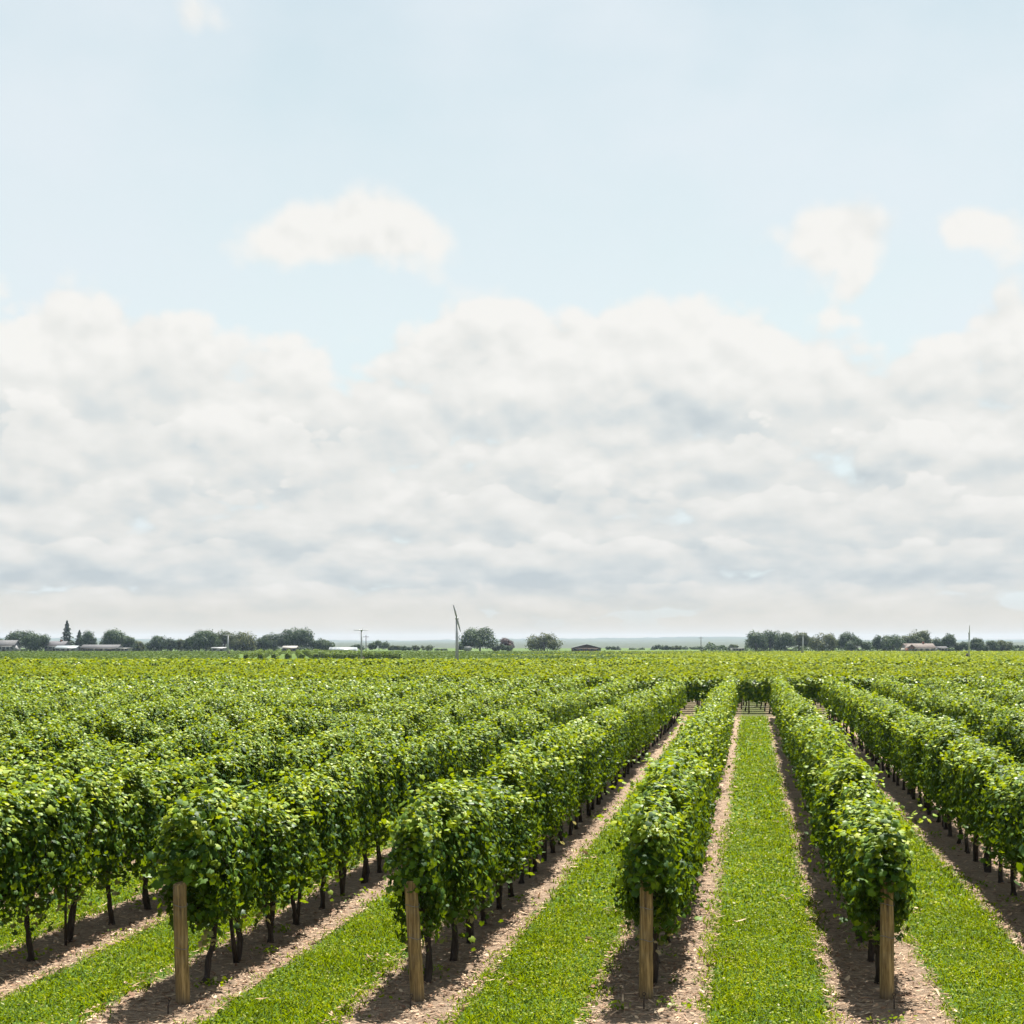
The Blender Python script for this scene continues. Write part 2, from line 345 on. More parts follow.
def canopy_points(rng, n, s0=-.82, s1=.82, zc=1.31, hz=.59, hx=.255, end=False):
    s = rng.uniform(s0, s1, n); ph_ = rng.uniform(0, 2 * math.pi, n)
    ph_ = np.where(rng.random(n) < .25, rng.uniform(.15 * math.pi, .85 * math.pi, n), ph_)   # more leaves on top
    q = rng.uniform(0, 6.28, 6); cx_, sz_ = np.cos(ph_), np.sin(ph_)
    lump = 1 + .11 * np.sin(5.1 * s + q[0] + 1.2 * np.cos(ph_)) + .13 * np.sin(11 * s + 2 * ph_ + q[1]) + .11 * np.sin(17 * s + 3 * ph_ + q[2])
    lump = np.where(sz_ > .3, 1 + (lump - 1) * .75, lump)
    rho = np.where(rng.random(n) < .72, rng.normal(.96, .13, n), rng.uniform(.35, .95, n)) * lump
    ex = np.sign(cx_) * np.abs(cx_) ** .7; ez = np.sign(sz_) * np.abs(sz_) ** .75
    x = ex * rho * hx * (1.16 - .34 * sz_); z = zc + ez * rho * hz * np.where(sz_ < 0, .92 + .16 * np.sin(6 * s + q[3]), 1.0)
    if end: s = np.where(z > 1.22, s, np.maximum(s, s0 + .36 + .1 * rng.random(n)))
    nrm = np.stack([ex * 1.0, np.zeros(n), np.where(ez > .45, 1.1, .12) + .2 * ez], -1) + rng.normal(0, .46, (n, 3))
    if end:
        m = s < s0 + .3
        nrm[m] += np.array([0, -1.0, 0])
    tip = np.stack([ex * .55, np.zeros(n), np.full(n, -1.0)], -1) + rng.normal(0, .55, (n, 3))
    return np.stack([x, s, z], -1), nrm, tip
def shoots(rng, n, s0, s1):
    """young shoots that stand or arch out of the top of the canopy"""
    P_, N_, T_, S_ = [], [], [], []
    for i in range(n):
        b = np.array([rng.uniform(-.32, .32), rng.uniform(s0, s1), 1.72 + rng.uniform(-.1, .1)])
        d = np.array([rng.normal(0, .75), rng.normal(0, .5), 1.0]); d /= np.linalg.norm(d); L = rng.uniform(.15, .60)
        for k in range(int(L / .045)):
            f = k * .045 / L
            p = b + d * L * f + np.array([d[0] * .15 * f * f, 0, -.10 * f * f])
            P_.append(p + rng.normal(0, .025, 3)); N_.append(np.array([0, 0, .9]) + rng.normal(0, .6, 3)); T_.append(np.array([d[0], d[1], -.4]) + rng.normal(0, .6, 3)); S_.append(rng.uniform(.055, .10) * (1 - .4 * f))
    return np.array(P_), np.array(N_), np.array(T_), np.array(S_)
def droops(rng, n, s0, s1):
    """long shoots that arch outwards from the top wires and hang down the sides"""
    P_, N_, T_, S_ = [], [], [], []
    for i in range(n):
        sd = rng.choice([-1, 1]); b = np.array([sd * rng.uniform(.05, .2), rng.uniform(s0, s1), rng.uniform(1.45, 1.85)])
        vx, vy, vz = sd * rng.uniform(.12, .32), rng.normal(0, .18), rng.uniform(-.05, .30); dr = rng.uniform(.5, 1.0); m = rng.integers(9, 17)
        for k in range(m):
            f = k / m
            for q in range(2):
                p = b + np.array([vx * f * (1.5 - .5 * f), vy * f, vz * f - dr * f * f]) + rng.normal(0, .035, 3)
                P_.append(p); N_.append(np.array([sd * .8, 0, .30]) + rng.normal(0, .45, 3)); T_.append(np.array([sd * .4, vy, -.8]) + rng.normal(0, .5, 3)); S_.append(rng.uniform(.05, .10) * (1 - .45 * f))
    return np.array(P_), np.array(N_), np.array(T_), np.array(S_)
def vine_foliage(seed, n=3000, end=False):
    rng = np.random.default_rng(seed)
    s0 = -.80 if end else -.82
    p, nn, tt = canopy_points(rng, n + (600 if end else 0), s0, .82, end=end, hx=.215 if end else .255)
    sz = rng.uniform(.042, .082, len(p))
    crest_lit = (p[:, 2] > 1.58) & (rng.random(len(p)) < .62)  # crest leaves take the lighter, yellower tone as painted sunlight
    a = scatter_leaves(p[~crest_lit], nn[~crest_lit], tt[~crest_lit], sz[~crest_lit]); a2 = scatter_leaves(p[crest_lit], nn[crest_lit], tt[crest_lit], sz[crest_lit] * .92)
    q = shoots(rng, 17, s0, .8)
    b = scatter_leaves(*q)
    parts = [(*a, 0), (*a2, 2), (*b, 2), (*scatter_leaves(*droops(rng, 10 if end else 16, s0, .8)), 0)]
    # low hanging shoots and pale suckers near the trunk head
    m = 30; lo = np.stack([rng.normal(0, .17, m), rng.uniform(-.6, .6, m), rng.uniform(.56, .80, m)], -1)
    parts.append((*scatter_leaves(lo, rng.normal(0, .6, (m, 3)) + [0, 0, .5], rng.normal(0, .5, (m, 3)) + [0, 0, -1], rng.uniform(.05, .10, m)), 0))
    m = 26; lo = np.stack([rng.normal(0, .10, m), rng.normal(0, .16, m), rng.uniform(.42, .70, m)], -1)
    parts.append((*scatter_leaves(lo, rng.normal(0, .6, (m, 3)) + [0, 0, .5], rng.normal(0, .5, (m, 3)) + [0, 0, -1], rng.uniform(.04, .08, m)), 1))
    if end:                                                          # leaves that fall over the head of the post
        m = 130; lo = np.stack([rng.normal(0, .13, m), rng.uniform(-.90, -.50, m), rng.uniform(1.14, 1.52, m)], -1)
        parts.append((*scatter_leaves(lo, rng.normal(0, .5, (m, 3)) + [0, -.5, .7], rng.normal(0, .5, (m, 3)) + [0, -.2, -1], rng.uniform(.05, .10, m)), 0))
    V, L, T, M = join(parts)
    return mesh_np('foliage', V, L, T, [M_VINE, M_SUCKER, M_YOUNG_SUNLIT], M)
def vine_trunk(seed):
    rng = np.random.default_rng(seed); b = MB(); h = .74
    lean = rng.uniform(-.38, .38); bow = rng.uniform(-.14, .14); side = rng.uniform(-.04, .04)
    pts = []; rad = []
    for i in range(9):
        f = i / 8
        pts.append((side * math.sin(f * 6) + rng.normal(0, .006), lean * f ** 1.2 + bow * math.sin(f * math.pi * 1.5) * 1.2 + rng.normal(0, .008), -.04 + f * (h + .04)))
        rad.append((.038 - .010 * f + (.020 if i == 0 else 0) + (.012 if i == 8 else 0)) * rng.uniform(.88, 1.14))
    b.tube(pts, rad, 9)
    top = np.array(pts[-1])
    for sgn in (-1, 1):                                             # the two arms laid along the wire
        q = [top + np.array((0, 0, -.03))]
        for k in range(1, 5): q.append(top + np.array((rng.normal(0, .012), sgn * .13 * k, .05 + .045 * math.sqrt(k) + rng.normal(0, .01))))
        b.tube(q, [.032, .026, .022, .018, .013], 7)
        for k in range(3):
            p0 = q[1 + k]; b.tube([p0, p0 + np.array((rng.normal(0, .04), rng.normal(0, .05), .3)), p0 + np.array((rng.normal(0, .12), rng.normal(0, .08), .75))], [.009, .007, .004], 5)
    if rng.random() < .7:                                           # a second, thinner trunk from the same root
        d = rng.choice([-1, 1]) * .2
        b.tube([(0, 0, .0), (0, d * .5, .3), (0, d * 1.2, .78)], [.034, .026, .02], 7)
    return b.mesh('trunk', M_BARK, True)
# ------------------------------------------------------------------ ground, fields, hills
b = MB(); b.quadset([(-5200, -60, 0), (5200, -60, 0), (5200, 6000, 0), (-5200, 6000, 0)], [(0, 1, 2, 3)])
tag(b.obj('ground', M_GROUND), kind='structure')
def sheet(name, pts, z, m_):
    b = MB(); b.quadset([(x, y, z) for x, y in pts], [tuple(range(len(pts)))]); return tag(b.obj(name, m_), kind='structure')
sheet('crop_field', [(-700, 270), (30, 270), (60, 660), (-900, 660)], .12, field_mat('crop_field', (.035, .065, .010), (.060, .092, .014), 0, 4))
sheet('hay_field', [(30.2, 270), (900, 270), (900, 660), (60.2, 660)], .12, field_mat('hay_field', (.075, .11, .018), (.13, .155, .028), 0, 4))
sheet('headland_track', [(-90, 121.2), (110, 121.2), (110, 125.6), (-90, 125.6)], .006, field_mat('dry_track', (.13, .13, .05), (.22, .18, .10), 0, 3))
def hills():
    rng = np.random.default_rng(5); xs = np.linspace(-3200, 3200, 400); b = MB(); vs, fs = [], []
    prof = []
    for x in xs:
        px = CX + F * x / 5200
        h = 17 + 3.5 * math.sin(px / 95 + 1) + 2.0 * math.sin(px / 37) + (6.5 * math.exp(-((px - 690) / 70) ** 2)) + rng.normal(0, .7)
        prof.append(h)
    LV = ((900, -.02), (1300, .06), (2000, .14), (3000, .28), (4200, .6), (4800, .9), (5200, 1.0), (5600, .9), (5900, 0))
    for j, (yy, f) in enumerate(LV):
        for i, x in enumerate(xs): vs.append((x, yy + 30 * math.sin(x / 170 + j), prof[i] * f + rng.normal(0, .7) * (.3 + f) * (0 < f)))
    n = len(xs)
    for j in range(len(LV) - 1):
        for i in range(n - 1): fs.append((j * n + i, j * n + i + 1, (j + 1) * n + i + 1, (j + 1) * n + i))
    b.quadset(vs, fs)
    M, t = mat('wooded_hill'); c = t.n('ShaderNodeTexCoord'); nn = t.noise(c.outputs['Object'], .02, 8, .7)
    finish(M, t, t.ramp(nn, [(.3, (.012, .020, .014)), (.6, (.028, .040, .022)), (.8, (.055, .065, .035))]), .95)
    tag(b.obj('hills', M), kind='structure')
hills()
# ------------------------------------------------------------------ near grapevines: each one a thing
fol = [vine_foliage(100 + i, (3000, 3200, 2700, 2900, 2200)[i % 5]) for i in range(10)]
fol_end = [vine_foliage(200 + i, end=True) for i in range(4)]
trk = [vine_trunk(300 + i) for i in range(12)]
STEP = 1.10 * math.cos(TH)
allv = []
for k in range(-17, 14):
    rr = random.Random(1000 + k); i = 0; y = YN + .62
    while y < YF:
        yy = y + rr.uniform(-.07, .07); allv.append([k, i, row_x(k, yy) + rr.uniform(-.04, .04), yy]); y += STEP; i += 1
def in_view(x, y, mrg=.35): return abs(x) < y * 512 / F + mrg
seen = sorted([v for v in allv if in_view(v[2], v[3])], key=lambda v: v[3])
single = set((v[0], v[1]) for v in seen[:300])
ORD = 'first second third fourth fifth sixth seventh eighth ninth tenth eleventh twelfth thirteenth fourteenth'.split()
ROWS = {0: 'leftmost post row', 1: 'second post row from left', 2: 'post row left of central grass strip', 3: 'post row right of central grass strip'}
def row_name(k):
    if k in ROWS: return ROWS[k]
    return ('%s row left of the leftmost post' % ORD[-k - 1]) if k < 0 else ('%s row right of the rightmost post' % ORD[k - 4])
count = {}
for k, i, x, y in allv:
    if (k, i) not in single: continue
    c_ = count.get(k, 0); count[k] = c_ + 1
    rr = random.Random(k * 977 + i)
    if k in ROWS:
        if c_ == 0: lab = 'bushy end grapevine overhanging its wooden post, %s' % row_name(k)
        elif c_ < 14: lab = 'leafy grapevine, %s back from the wooden post, %s' % (ORD[c_], row_name(k))
        else: lab = 'grapevine merging into the green wall deep along %s' % row_name(k)
    else:
        if c_ < 8: lab = 'leafy grapevine, %s in from the picture edge, %s' % (ORD[c_], row_name(k))
        else: lab = 'grapevine merging into the leaves deep along %s' % row_name(k)
    end = i == 0 and k in (0, 1, 2, 3)
    flip = 0 if i == 0 else rr.choice((0, math.pi))
    v = thing('grape_vine', lab, 'grapevine', (x, y, 0), -TH + flip, 'grapevines in the near vineyard rows')
    s = rr.uniform(.87, 1.10)
    f_ = link('foliage', fol_end[k] if end else fol[rr.randrange(10)], v); f_.scale = (rr.uniform(.86, 1.18), 1, s)
    t_ = link('trunk', trk[rr.randrange(12)], v); t_.scale = (1, rr.choice((-1, 1)), 1)
# ------------------------------------------------------------------ the rest of the near block and the blocks beyond, as masses
def far_rows(name, label, segs, per_m, size, seed, hz=.61, hx=.28, zc=1.28, trunk=True, m_=None, topbias=False):
    """segs: (x0, y0, x1, y1) pieces of vine row; leaves on all of them go into one mesh"""
    rng = np.random.default_rng(seed); PP, NN, TT, SS = [], [], [], []; tb = MB(); tb.cur = 1
    for (x0, y0, x1, y1) in segs:
        L = math.hypot(x1 - x0, y1 - y0); n = max(8, int(L * per_m)); d = np.array([(x1 - x0) / L, (y1 - y0) / L]); pr = np.array([d[1], -d[0]])
        s = rng.uniform(-.1, L + .1, n); ph_ = rng.uniform(-.25 * math.pi, 1.25 * math.pi, n)
        g = rng.uniform(0, 6.28, 4)
        wx = x0 + d[0] * s; wy = y0 + d[1] * s
        lump = 1 + .12 * np.sin(2.1 * s + g[0]) + .10 * np.sin(5.3 * s + 2 * ph_ + g[1]) + .07 * np.sin(11 * s + 3 * ph_ + g[2])
        rho = np.where(rng.random(n) < .8, rng.normal(.97, .10, n), rng.uniform(.4, 1, n)) * lump
        cx_, sz_ = np.cos(ph_), np.sin(ph_); ex = np.sign(cx_) * np.abs(cx_) ** .7; ez = np.sign(sz_) * np.abs(sz_) ** .75
        off = ex * rho * hx * (1.14 - .32 * sz_)
        z = zc + ez * rho * hz * rng.uniform(.90, 1.12) + np.where(rng.random(n) < .04, rng.uniform(0, .3, n), 0)
        PP.append(np.stack([wx + pr[0] * off, wy + pr[1] * off, z], -1))
        NN.append(np.stack([pr[0] * ex, pr[1] * ex, np.where(ez > .45, 1.1, .12) + .2 * ez], -1) + rng.normal(0, .46, (n, 3)))
        TT.append(np.stack([pr[0] * ex * .5, pr[1] * ex * .5, np.full(n, -1.0)], -1) + rng.normal(0, .55, (n, 3)))
        SS.append(rng.uniform(.75, 1.3, n) * size)
        if trunk:
            for q in np.arange(.5, L, 1.1):
                tx, ty = x0 + d[0] * q, y0 + d[1] * q; a_, b_ = rng.normal(0, .05, 2)
                tb.tube([(tx, ty, -.03), (tx + a_, ty + b_, .4), (tx + 1.6 * a_, ty + 1.6 * b_, .85)], [.045, .034, .038], 6, False)
    P_, N_, T_, S_ = (np.concatenate(q) for q in (PP, NN, TT, SS)); crest_lit = (P_[:, 2] > zc + .42 * hz) & (rng.random(len(P_)) < .62) & ((m_ or M_FARVINE) is M_VINE)  # sunlit crest is painted by giving top leaves the lighter tone
    parts = [(*scatter_leaves(P_[k_], N_[k_], T_[k_], S_[k_], SIMPLE, SIMPLE_F), i_) for k_, i_ in ((~crest_lit, 0), (crest_lit, 2)) if k_.any()]
    if trunk and tb.v: parts.append((np.array(tb.v), [i for f in tb.f for i in f], np.array([len(f) for f in tb.f]), 1))
    V, L, T, M = join(parts)
    return tag(link(name, mesh_np(name, V, L, T, [m_ or M_FARVINE, M_BARK, M_YOUNG_SUNLIT], M)), label, 'vineyard', None, 'stuff')
segs = []
for k, i, x, y in allv:
    if (k, i) in single or not in_view(x, y, 3.0): continue
    h_ = .55; segs.append((x - h_ * math.sin(TH), y - h_ * math.cos(TH), x + h_ * math.sin(TH), y + h_ * math.cos(TH)))
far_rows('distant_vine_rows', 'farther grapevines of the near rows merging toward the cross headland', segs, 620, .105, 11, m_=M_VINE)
# rows that run across, beyond the headland
segs, front = [], []
y = 75.9
while y < 116:
    hw = y * 512 / F + 3
    x = -hw
    while x < hw: (front if y < 77 else segs).append((x, y + random.uniform(-.05, .05), min(x + 6, hw), y + random.uniform(-.05, .05))); x += 6
    y += 2.45
far_rows('cross_row', 'first vine row across the headland, its dark shaded side facing us', front, 520, .14, 18, zc=1.14, hz=.68, hx=.34, m_=M_VINE)
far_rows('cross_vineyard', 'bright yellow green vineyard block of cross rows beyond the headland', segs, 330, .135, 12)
segs = []
for q in range(-6, 6): segs.append((q * 9.0, 128.6, q * 9.0 + 9, 128.6))
far_rows('shaded_row', 'dark shaded front row of the pale vineyard beyond the thin track', segs, 150, .22, 19, zc=1.1, hz=.75, hx=.30, trunk=False, m_=M_VINE)
segs = []
y = 131.5
while y < 158:
    hw = y * 512 / F + 4; x = -hw
    while x < hw: segs.append((x, y, min(x + 12, hw), y)); x += 12
    y += 2.7
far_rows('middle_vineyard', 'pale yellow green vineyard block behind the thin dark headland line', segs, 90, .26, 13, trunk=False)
# young diagonal rows and the fields before the treeline
segs = []
for i in range(12):
    x0 = at(246 + i * 14, 300); segs.append((x0, 300, x0 - 27, 300 + (170 if i < 7 else 120)))
far_rows('young_vineyard', 'young vineyard with diagonal rows and bare strips before the left treeline', segs, 22, .5, 14, hz=.62, hx=.42, zc=.9, trunk=False, m_=M_FIELD)
segs = []
for q, y in enumerate(np.arange(292, 570, 7.0)):
    x = -y * 512 / F - 5; xe = at(238, y) if y < 470 else at(760, y)
    while x < xe: segs.append((x, y, min(x + 40, xe), y)); x += 40
    x = at(404, y); xe = at(620, y)
    if y < 470:
        while x < xe: segs.append((x, y, min(x + 40, xe), y)); x += 40
far_rows('crop_rows', 'dull green low crop rows across the field below the farms', segs, 11, .52, 15, hz=.22, hx=.8, zc=.25, trunk=False, m_=M_FIELD)
segs = []
for q, y in enumerate(np.arange(160, 570, 6.0)):
    x = at(600, y) + 30 * math.sin(y); xe = y * 512 / F + 5
    if y < 290: x = -y * 512 / F
    while x < xe: segs.append((x, y, min(x + 40, xe), y)); x += 40
far_rows('yellow_crop_rows', 'yellow green low crop rows before the right treeline', segs, 11, .52, 16, hz=.22, hx=.8, zc=.25, trunk=False)
# ------------------------------------------------------------------ grass between the rows
def soil_dist(x, y):
    c_ = (x - SLOPE * (y - YN) - ROW0) / PITCH
    return np.abs(c_ - np.round(c_)) * PITCH
def grass():
    rng = np.random.default_rng(21); parts = []
    for (y0, y1, dens, h0, wd) in ((12.6, 20, 1500, .055, .014), (20, 30, 620, .06, .022), (30, 46, 240, .065, .035), (46, 72, 80, .08, .06)):
        A = (y1 - y0) * (y0 + y1) * 512 / F; n = int(A * dens)
        y = rng.uniform(y0, y1, n); x = rng.uniform(-1, 1, n) * (y1 * 512 / F + .4)
        d = soil_dist(x, y) + .16 * np.sin(1.7 * x + 2.3 * y) * np.sin(3.1 * y + x) * .6 + rng.normal(0, .085, n)
        keep = (np.abs(x) < y * 512 / F + .5) & (d > .60); x, y = x[keep], y[keep]; n = len(x)
        cl = .6 + .5 * (np.sin(2.1 * x + 1.3 * y) * np.sin(1.7 * y - x) + 1) * .5
        h = h0 * rng.uniform(.5, 1.3, n) * cl
        a = rng.uniform(0, 6.28, n); ln = rng.uniform(.2, 1.1, n)
        dx, dy = np.cos(a), np.sin(a)
        base = np.stack([x, y, np.zeros(n)], -1); side = np.stack([-dy, dx, np.zeros(n)], -1) * (wd * rng.uniform(.6, 1.2, n) / 2)[:, None]
        mid = base + np.stack([dx * ln * h * .35, dy * ln * h * .35, h * .65], -1)
        tip = base + np.stack([dx * ln * h * 1.1, dy * ln * h * 1.1, h], -1)
        V = np.stack([base - side, base + side, mid + side * .8, tip, mid - side * .8], 1).reshape(-1, 3)
        parts.append((V, np.arange(5 * n), np.full(n, 5), 0))
        m = int(n * .45); j = rng.integers(0, n, m)                       # clover leaves lying nearly flat
        p = base[j] + np.stack([rng.normal(0, .03, m), rng.normal(0, .03, m), rng.uniform(.015, .05, m)], -1)
        parts.append((*scatter_leaves(p, rng.normal(0, .38, (m, 3)) + [0, 0, 1], rng.normal(0, 1, (m, 3)), rng.uniform(1.3, 2.6, m) * wd, OVAL, SIMPLE_F), 0))
    V, L, T, M = join(parts)
    tag(link('grass', mesh_np('grass', V, L, T, [M_GRASS], M)), 'mown green grass and clover strips between the vine rows', 'grass', None, 'stuff')
grass()
def litter():
    rng = np.random.default_rng(33); parts = []
    for (y0, y1, n, sz) in ((12.8, 20, 60000, .034), (20, 32, 50000, .042), (32, 60, 26000, .06)):
        y = rng.uniform(y0, y1, n); x = rng.uniform(-1, 1, n) * (y1 * 512 / F + .4)
        d = soil_dist(x, y); clump = np.sin(2.3 * x + .7 * y) * np.sin(1.9 * y - .8 * x)
        keep = ((d < .66) | ((clump > .80) & (rng.random(n) < .30) & (d < 1.0))) & (np.abs(x) < y * 512 / F + .4)
        x, y = x[keep], y[keep]; m = len(x)
        d = d[keep]
        p = np.stack([x, y, np.where(d > .62, .045, .008) + rng.uniform(0, .015, m)], -1)
        s_ = sz * np.exp(rng.normal(0, .45, m)); k2 = rng.random(m) < .82
        stalk = OVAL * np.array([.32, 1.7, 1.0])
        parts.append((*scatter_leaves(p[k2], rng.normal(0, .25, (k2.sum(), 3)) + [0, 0, 1], rng.normal(0, 1, (k2.sum(), 3)) * [1, .45, .2], s_[k2], stalk, SIMPLE_F), 0))
        k3 = ~k2
        parts.append((*scatter_leaves(p[k3], rng.normal(0, .3, (k3.sum(), 3)) + [0, 0, 1], rng.normal(0, 1, (k3.sum(), 3)), s_[k3] * 1.05, OVAL, SIMPLE_F), 0))
    V, L, T, M = join(parts)
    tag(link('dry_leaf_litter', mesh_np('dry_leaf_litter', V, L, T, [M_LITTER], M)), 'tan dry clippings and fallen leaves strewn on the bare soil strips', 'leaf litter', None, 'stuff')
litter()
def weeds():
    rng = np.random.default_rng(41); parts = []
    for i in range(170):
        y = rng.uniform(13.4, 34); k = rng.integers(-2, 7); x = row_x(k, y) + rng.uniform(-.55, .55)
        if abs(x) > y * .37: continue
        m = rng.integers(10, 34); r = rng.uniform(.04, .13)
        p = np.stack([x + rng.normal(0, r, m), y + rng.normal(0, r, m), rng.uniform(.01, .09, m)], -1)
        parts.append((*scatter_leaves(p, rng.normal(0, .5, (m, 3)) + [0, 0, .8], rng.normal(0, 1, (m, 3)), rng.uniform(.025, .06, m), OVAL, SIMPLE_F), 0))
    V, L, T, M = join(parts)
    tag(link('weeds', mesh_np('weeds', V, L, T, [M_GRASS], M)), 'scattered small green weeds sprouting from the bare soil strips', 'weeds', None, 'stuff')
weeds()
# ------------------------------------------------------------------ end posts, anchor rods, stakes
POSTS = [(183, 1003, 'leftmost weathered wooden end post, slightly tilted to the left', -.030, 1.25), (418, 1000, 'weathered wooden end post, second from left, top leaning left', -.062, 1.25),
         (646, 998, 'weathered wooden end post left of the central grass strip', .004, 1.27), (887, 998, 'weathered wooden end post right of the central grass strip', .0, 1.28)]
for i, (px, py, lab, lean, h) in enumerate(POSTS):
    rr = random.Random(60 + i); y = F * H / (py - HZ); x = at(px, y); b = MB()
    r0 = .075; seg = 18; pts = []; rad = []
    for q in range(12):
        f = q / 11; pts.append((lean * f * h + rr.uniform(-.003, .003), rr.uniform(-.003, .003), -.05 + f * (h + .05))); rad.append(r0 * (1.02 - .09 * f) * rr.uniform(.98, 1.02))
    pts.append((lean * h, 0, h + .012)); rad.append(r0 * .86)
    b.tube(pts, rad, seg)
    root = tag(b.obj('wooden_post', M_POST, None, True), lab, 'wooden post', 'wooden posts at the row ends'); root.location = (x, y, 0); root.rotation_euler = (0, 0, rr.uniform(0, 6))
    root.rotation_euler = (0, 0, 0)
    for zz in (.62 + rr.uniform(-.05, .05), 1.02 + rr.uniform(-.05, .05)):
        ring = [(lean * zz + (r0 + .002) * math.cos(a), (r0 + .002) * math.sin(a), zz + .012 * math.sin(a * 2)) for a in np.linspace(0, 2 * math.pi, 21)]
        w_ = MB(); w_.tube(ring, .004, 6, False); w_.obj('wire_loop', M_WIRE, root)
    a = MB(); yb = y - rr.uniform(.42, .5); xb = x - .04 + rr.uniform(-.03, .03)
    a.tube([(0, 0, -.08), (0, .0, .08), (.006, .03, .13)], .008, 7)
    a.tube([(.006 + .016 * math.cos(q), .03, .145 + .016 * math.sin(q)) for q in np.linspace(-1.5, 4.6, 12)], .005, 6)
    o = tag(a.obj('anchor_rod', M_RUST, None, True), ['rusty anchor rod with eye in front of the leftmost wooden post', 'rusty anchor rod with eye before the second post from left', 'rusty anchor rod with eye before post left of central grass', 'rusty anchor rod with eye before post right of central grass'][i], 'anchor rod', 'anchor rods before the end posts')
    o.location = (xb, yb, 0)
STAKES = [(-1, 17.56, 'thin dark metal stake among the trunks of row left of leftmost post'), (0, 17.75, 'thin dark metal stake between trunks of leftmost post row'), (1, 22.6, 'thin dark metal stake in the second post row from left'),
          (4, 23.2, 'nearest thin dark metal stake in the trunks right of rightmost post'), (4, 28.9, 'middle thin dark metal stake in the trunk row along the right edge'), (4, 34.6, 'farthest thin dark metal stake in the trunk row at right')]
for k, y, lab in STAKES:
    b = MB(); b.box(-.016, .016, -.004, .004, -.1, 1.55); b.box(-.004, .004, .004, .026, -.1, 1.55)
    o = tag(b.obj('metal_stake', M_RUST), lab, 'stake', 'thin metal stakes in the vine rows'); o.location = (row_x(k, y) + .03, y, 0); o.rotation_euler = (0, 0, .5 - TH)
b = MB()
for zz in (.35, .62): b.tube([(-31, 75.9, zz), (0, 75.88, zz - .01), (33, 75.9, zz)], .012, 5)
tag(b.obj('trellis_wire', M_WIRE), 'grey trellis wires strung low along the shaded cross row', 'trellis wire')
# ------------------------------------------------------------------ wind machines beyond the near blocks
def wind_machine(px, y, label, top, blade_ang, half, bar=False, r=.14):
    x = at(px, y); root = thing('wind_machine', label, 'wind machine', (x, y, 0), 0, 'wind machines over the vineyard')
    b = MB(); b.tube([(0, 0, 0), (0, 0, top * .5), (0, 0, top)], [r * 1.25, r, r * .8], 12); b.tube([(0, 0, 0), (0, 0, .12)], [.5, .5], 12); b.obj('tower', M_STEEL, root, True)
    b = MB(); b.box(-.35, .35, .45, 1.4, .1, 1.15); b.box(-.3, .3, .5, 1.3, 1.15, 1.25); b.obj('engine_box', M_RUST, root)
    b = MB(); b.tube([(0, .32, top - .02), (0, -.05, top + .03), (0, -.34, top + .08)], [.16, .19, .11], 10); b.obj('gearbox', M_STEEL, root, True)
    b = MB(); b.tube([(0, -.34, top + .08), (0, -.46, top + .1)], [.12, .05], 10)
    ca, sa = math.cos(blade_ang), math.sin(blade_ang)
    for sg in (1, -1):
        vs = []
        for f, wd in ((.04, .07), (.3, .09), (.75, .07), (1.0, .04)):
            for e in (-1, 1):
                for d in (-.025, .025):
                    vs.append((sg * ca * half * f - sa * e * wd, -.40 + d + e * .03, top + .09 + sg * sa * half * f + ca * e * wd))
        fs = []
        for q in range(3):
            o_ = q * 4
            for u_, v_ in ((0, 1), (1, 3), (3, 2), (2, 0)): fs.append((o_ + u_, o_ + v_, o_ + 4 + v_, o_ + 4 + u_))
        fs += [(0, 2, 3, 1), (12, 13, 15, 14)]
        b.quadset(vs, fs)
    b.obj('propeller', M_STEEL, root)
wind_machine(457, 150, 'tall grey wind machine tower with blade pointing up, left of round tree', z_at(619, 150), R(105), 1.5, r=.17)
wind_machine(361.5, 262, 'grey wind machine with horizontal blade before the pale greenhouse', z_at(630.5, 262), 0.02, 1.42, r=.17)
wind_machine(969, 340, 'wind machine with upright blade at the right before small trees', z_at(633, 340), R(91), 1.8, r=.17)
wind_machine(803, 480, 'pale bare wind machine tower before trees right of centre', z_at(637, 480), R(88), 1.3, r=.25)
wind_machine(228, 440, 'wind machine with level blade before the broad left trees', z_at(635.5, 440), 0.0, 1.6, r=.24)
def utility_pole(px, y, label, top):
    root = thing('utility_pole', label, 'utility pole', (at(px, y), y, 0), 0)
    b = MB(); b.tube([(0, 0, 0), (0, 0, top)], [.16, .11], 9); b.obj('pole', M_TRUNK, root, True)
    b = MB(); b.box(-1.1, 1.1, -.2, -.11, top - .75, top - .6); b.obj('crossarm', M_TRUNK, root)
utility_pole(701, 640, 'thin dark utility pole with crossarm against the blue hills', z_at(636.5, 640))
utility_pole(366, 520, 'thin faint utility pole just right of the horizontal blade wind machine', z_at(635, 520))
